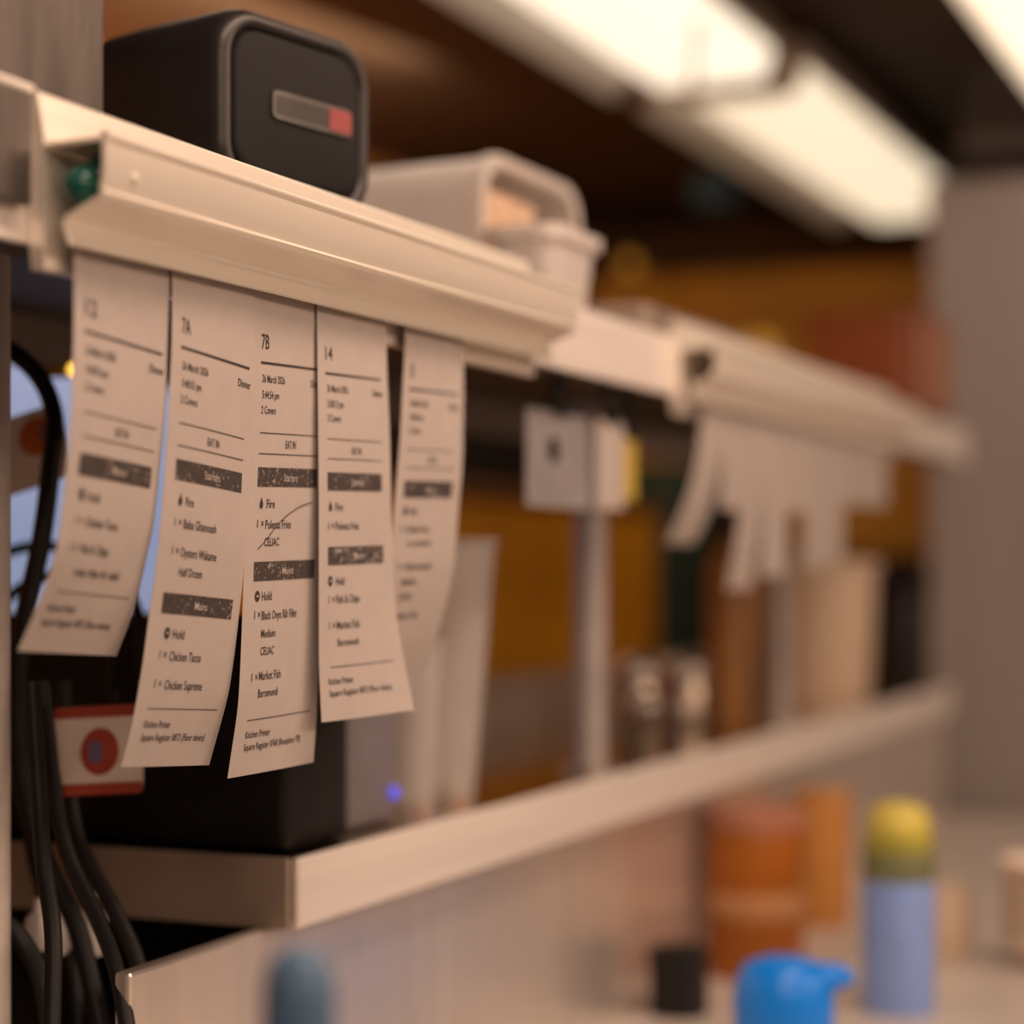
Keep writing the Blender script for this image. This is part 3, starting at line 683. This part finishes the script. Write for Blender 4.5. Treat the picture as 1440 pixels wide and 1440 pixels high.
def bowl(z, i, label):
    x, y = 2.47, .375
    o = obj('bowl', lathe([(0, z), (.03, z), (.033, z+.006), (.052, z+.022), (.062, z+.044), (.0645, z+.046), (.0635, z+.0475), (.059, z+.0455), (.046, z+.022), (.028, z+.010), (0, z+.0095)], (x, y, ZB), 32), M['bowl'], None, 40)
    tag(o, label, 'bowl', 'stacked warm white bowls')
for i, lab in enumerate(('warm white bowl lowest in the stack at the right edge', 'warm white bowl second from the bottom of the stack', 'warm white bowl third from the bottom of the stack', 'warm white bowl topmost in the stack at the right edge')):
    bowl(.026*i+.0003*i, i, lab)
jar(2.50, .51, .034, .085, M['cream_tub'], 'small cream tub between the blue can and the stacked bowls', M['cream_tub'])

# ------------------------------------------------------------------ left side: screen, tags, cables
t = thing('order_screen', 'blue lit order screen standing behind the pass at the far left', 'screen', (1.72, 1.36, -.474))
X_ = Vector((.985, -.17, 0)); N_ = Vector((.17, .985, 0)); c = Vector((1.70, 1.33, 0))
def slab(u0, u1, z0, z1, d0, d1, bev=.004):
    b = box(u0, u1, d0, d1, z0, z1, bev)
    for v in b.verts: v.co = c+X_*v.co.x+N_*v.co.y+Vector((0, 0, v.co.z))
    return b
obj('case', slab(-.24, .32, -.10, .235, 0, .02), M['black'], t)
obj('display', slab(-.228, .308, -.088, .223, -.003, -.0005, 0), M['screen'], t, label='glowing blue display')
obj('stand', slab(-.02, .02, -.46, -.08, .021, .045), M['black'], t)
obj('base', slab(-.09, .09, -.4735, -.458, -.06, .12), M['black'], t)
def cable(label, P, r=.0045):
    o = obj('power_cable', tube(P, r, 10, 12), M['blackrub'], None, 60)
    tag(o, label, 'cable', 'black cables at the left edge'); return o
def at(px, py, Yd):       # point seen at (px, py) at distance Yd in front of the lens
    u = (px-720)/2880; v = (795-py)/2880; cs, sn = math.cos(YAW), math.sin(YAW)
    return (Yd*(u*sn+cs), Yd*(sn-u*cs), Yd*v)
cable('thick black cable arching down past the tilted tag at the left edge', [at(-40, 470, 1.5), at(10, 490, 1.5), at(55, 530, 1.49), at(76, 585, 1.48), at(72, 650, 1.47), at(58, 760, 1.46), at(30, 900, 1.46), at(25, 1060, 1.45), at(60, 1200, 1.44), at(110, 1310, 1.42), at(150, 1480, 1.40)], .007)
cable('thin black cable looping level with the lower screen edge', [at(-40, 800, 1.6), at(15, 775, 1.6), at(70, 768, 1.6), at(140, 790, 1.6), at(190, 850, 1.52), at(200, 960, 1.47)], .0042)
cable('black cable looping just below the thin one', [at(-20, 900, 1.58), at(5, 850, 1.58), at(45, 818, 1.58), at(110, 812, 1.58), at(150, 860, 1.52), at(160, 990, 1.47)], .0042)
cable('black cable hanging furthest right in the lower left bundle', [at(90, 960, 1.48), at(95, 1080, 1.46), at(110, 1180, 1.44), at(160, 1280, 1.40), at(195, 1360, 1.38), at(218, 1480, 1.36)], .0058)
cable('black cable second from the right in the lower left bundle', [at(60, 960, 1.42), at(75, 1100, 1.40), at(95, 1200, 1.38), at(140, 1300, 1.35), at(165, 1370, 1.33), at(185, 1480, 1.31)], .0055)
cable('black cable hanging in the middle of the lower left bundle', [at(45, 960, 1.36), at(55, 1120, 1.34), at(62, 1220, 1.32), at(75, 1320, 1.30), at(72, 1480, 1.28)], .0058)
cable('black cable bowing in from the left edge near the bottom corner', [at(-60, 1290, 1.38), at(0, 1295, 1.38), at(35, 1330, 1.38), at(60, 1385, 1.37), at(75, 1480, 1.36)], .007)
cable('black cable steepest in the lower left bundle', [at(30, 940, 1.53), at(40, 1150, 1.51), at(62, 1260, 1.49), at(100, 1350, 1.47), at(115, 1480, 1.45)], .0055)

def tagcard(label, c, X, Zv, w, h, border, dot, dotblue):
    X = Vector(X).normalized(); Zv = Vector(Zv).normalized(); Nn = X.cross(Zv).normalized()
    c = Vector(c)
    if Nn.dot(-c) < 0: Nn = -Nn
    t = thing('product_tag', label, 'tag', c)
    def plate(cx, cz, ww, hh, d0, d1, r): return loft([[tuple(c+X*(cx+p[0])+Zv*(cz+p[1])+Nn*d) for p in rrect(ww, hh, r, 4)] for d in (d0, d1)])
    obj('card', plate(0, 0, w, h, 0, .0012, .004), M['card'], t)
    if border:
        obj('border', plate(0, h/2-.004, w, .008, .0013, .0019, .002), M['card_red'], t)
        obj('border', plate(0, -h/2+.004, w, .008, .0013, .0019, .002), M['card_red'], t)
    d = obj('emblem', loft([[tuple(c+X*(dot[0]+math.cos(a*math.pi/12)*dot[2])+Zv*(dot[1]+math.sin(a*math.pi/12)*dot[3])+Nn*q) for a in range(24)] for q in (.0013, .002)]), M['card_red'] if border else M['card_orange'], t)
    obj('emblem_centre', loft([[tuple(c+X*(dot[0]+dotblue+math.cos(a*math.pi/12)*dot[2]*.38)+Zv*(dot[1]+math.sin(a*math.pi/12)*dot[3]*.5)+Nn*q) for a in range(24)] for q in (.0021, .0026)]), M['card_blue'], d)
    return t
sR = (math.sin(YAW), -math.cos(YAW), 0)
tagcard('white square tag with red top and bottom edges hanging low before the printer', at(139, 1055, 1.435), (sR[0], sR[1], .05), (.02, .0, 1), .0625, .062, True, (.001, -.001, .0135, .0165), -.003)
tagcard('tilted pale tag with an orange round emblem at the left edge', at(38, 635, 1.53), (sR[0], sR[1], .34), (-.1, .15, 1), .064, .056, False, (.010, .008, .014, .014), .008)
t = thing('pilot_lamp', 'tiny yellow lamp on a bar beside the leftmost slip', 'lamp', at(104, 520, 1.62))
b = bmesh.new(); 
obj('lens', ball(at(105, 520, 1.62), .0055, 14), M['spark'], t, 60)
obj('bar', tube([at(60, 523, 1.63), at(180, 523, 1.63)], .005, 8, smooth=False), M['yellow'], t)
def plug(p, label, s=.016):
    t = thing('power_plug', label, 'plug', p, 'pale plugs among the cables')
    p = Vector(p)
    obj('body', loft([[tuple(p+Vector((q[0], q[1], z))) for q in rrect(s*1.3*k, s*1.3*k, s*.35*k, 4)] for z, k in ((-s, .8), (-s*.6, 1), (s*.6, 1), (s, .7))]), M['white_plastic'], t, 40)
    obj('strain_relief', lathe([(s*.35, s), (s*.25, s*1.8), (0, s*1.8)], p, 14), M['white_plastic'], t, 40)
plug(at(126, 1312, 1.47), 'pale plug furthest right among the cables')
plug(at(85, 1315, 1.47), 'pale plug in the middle among the cables', .013)
plug(at(55, 1310, 1.47), 'pale plug leftmost among the cables', .013)
t = thing('power_strip', 'white power strip at the bottom among the cables', 'power strip', at(140, 1440, 1.46))
obj('body', box(1.12, 1.26, .80, .92, -.40, -.345, .008), M['white_plastic'], t, 40)
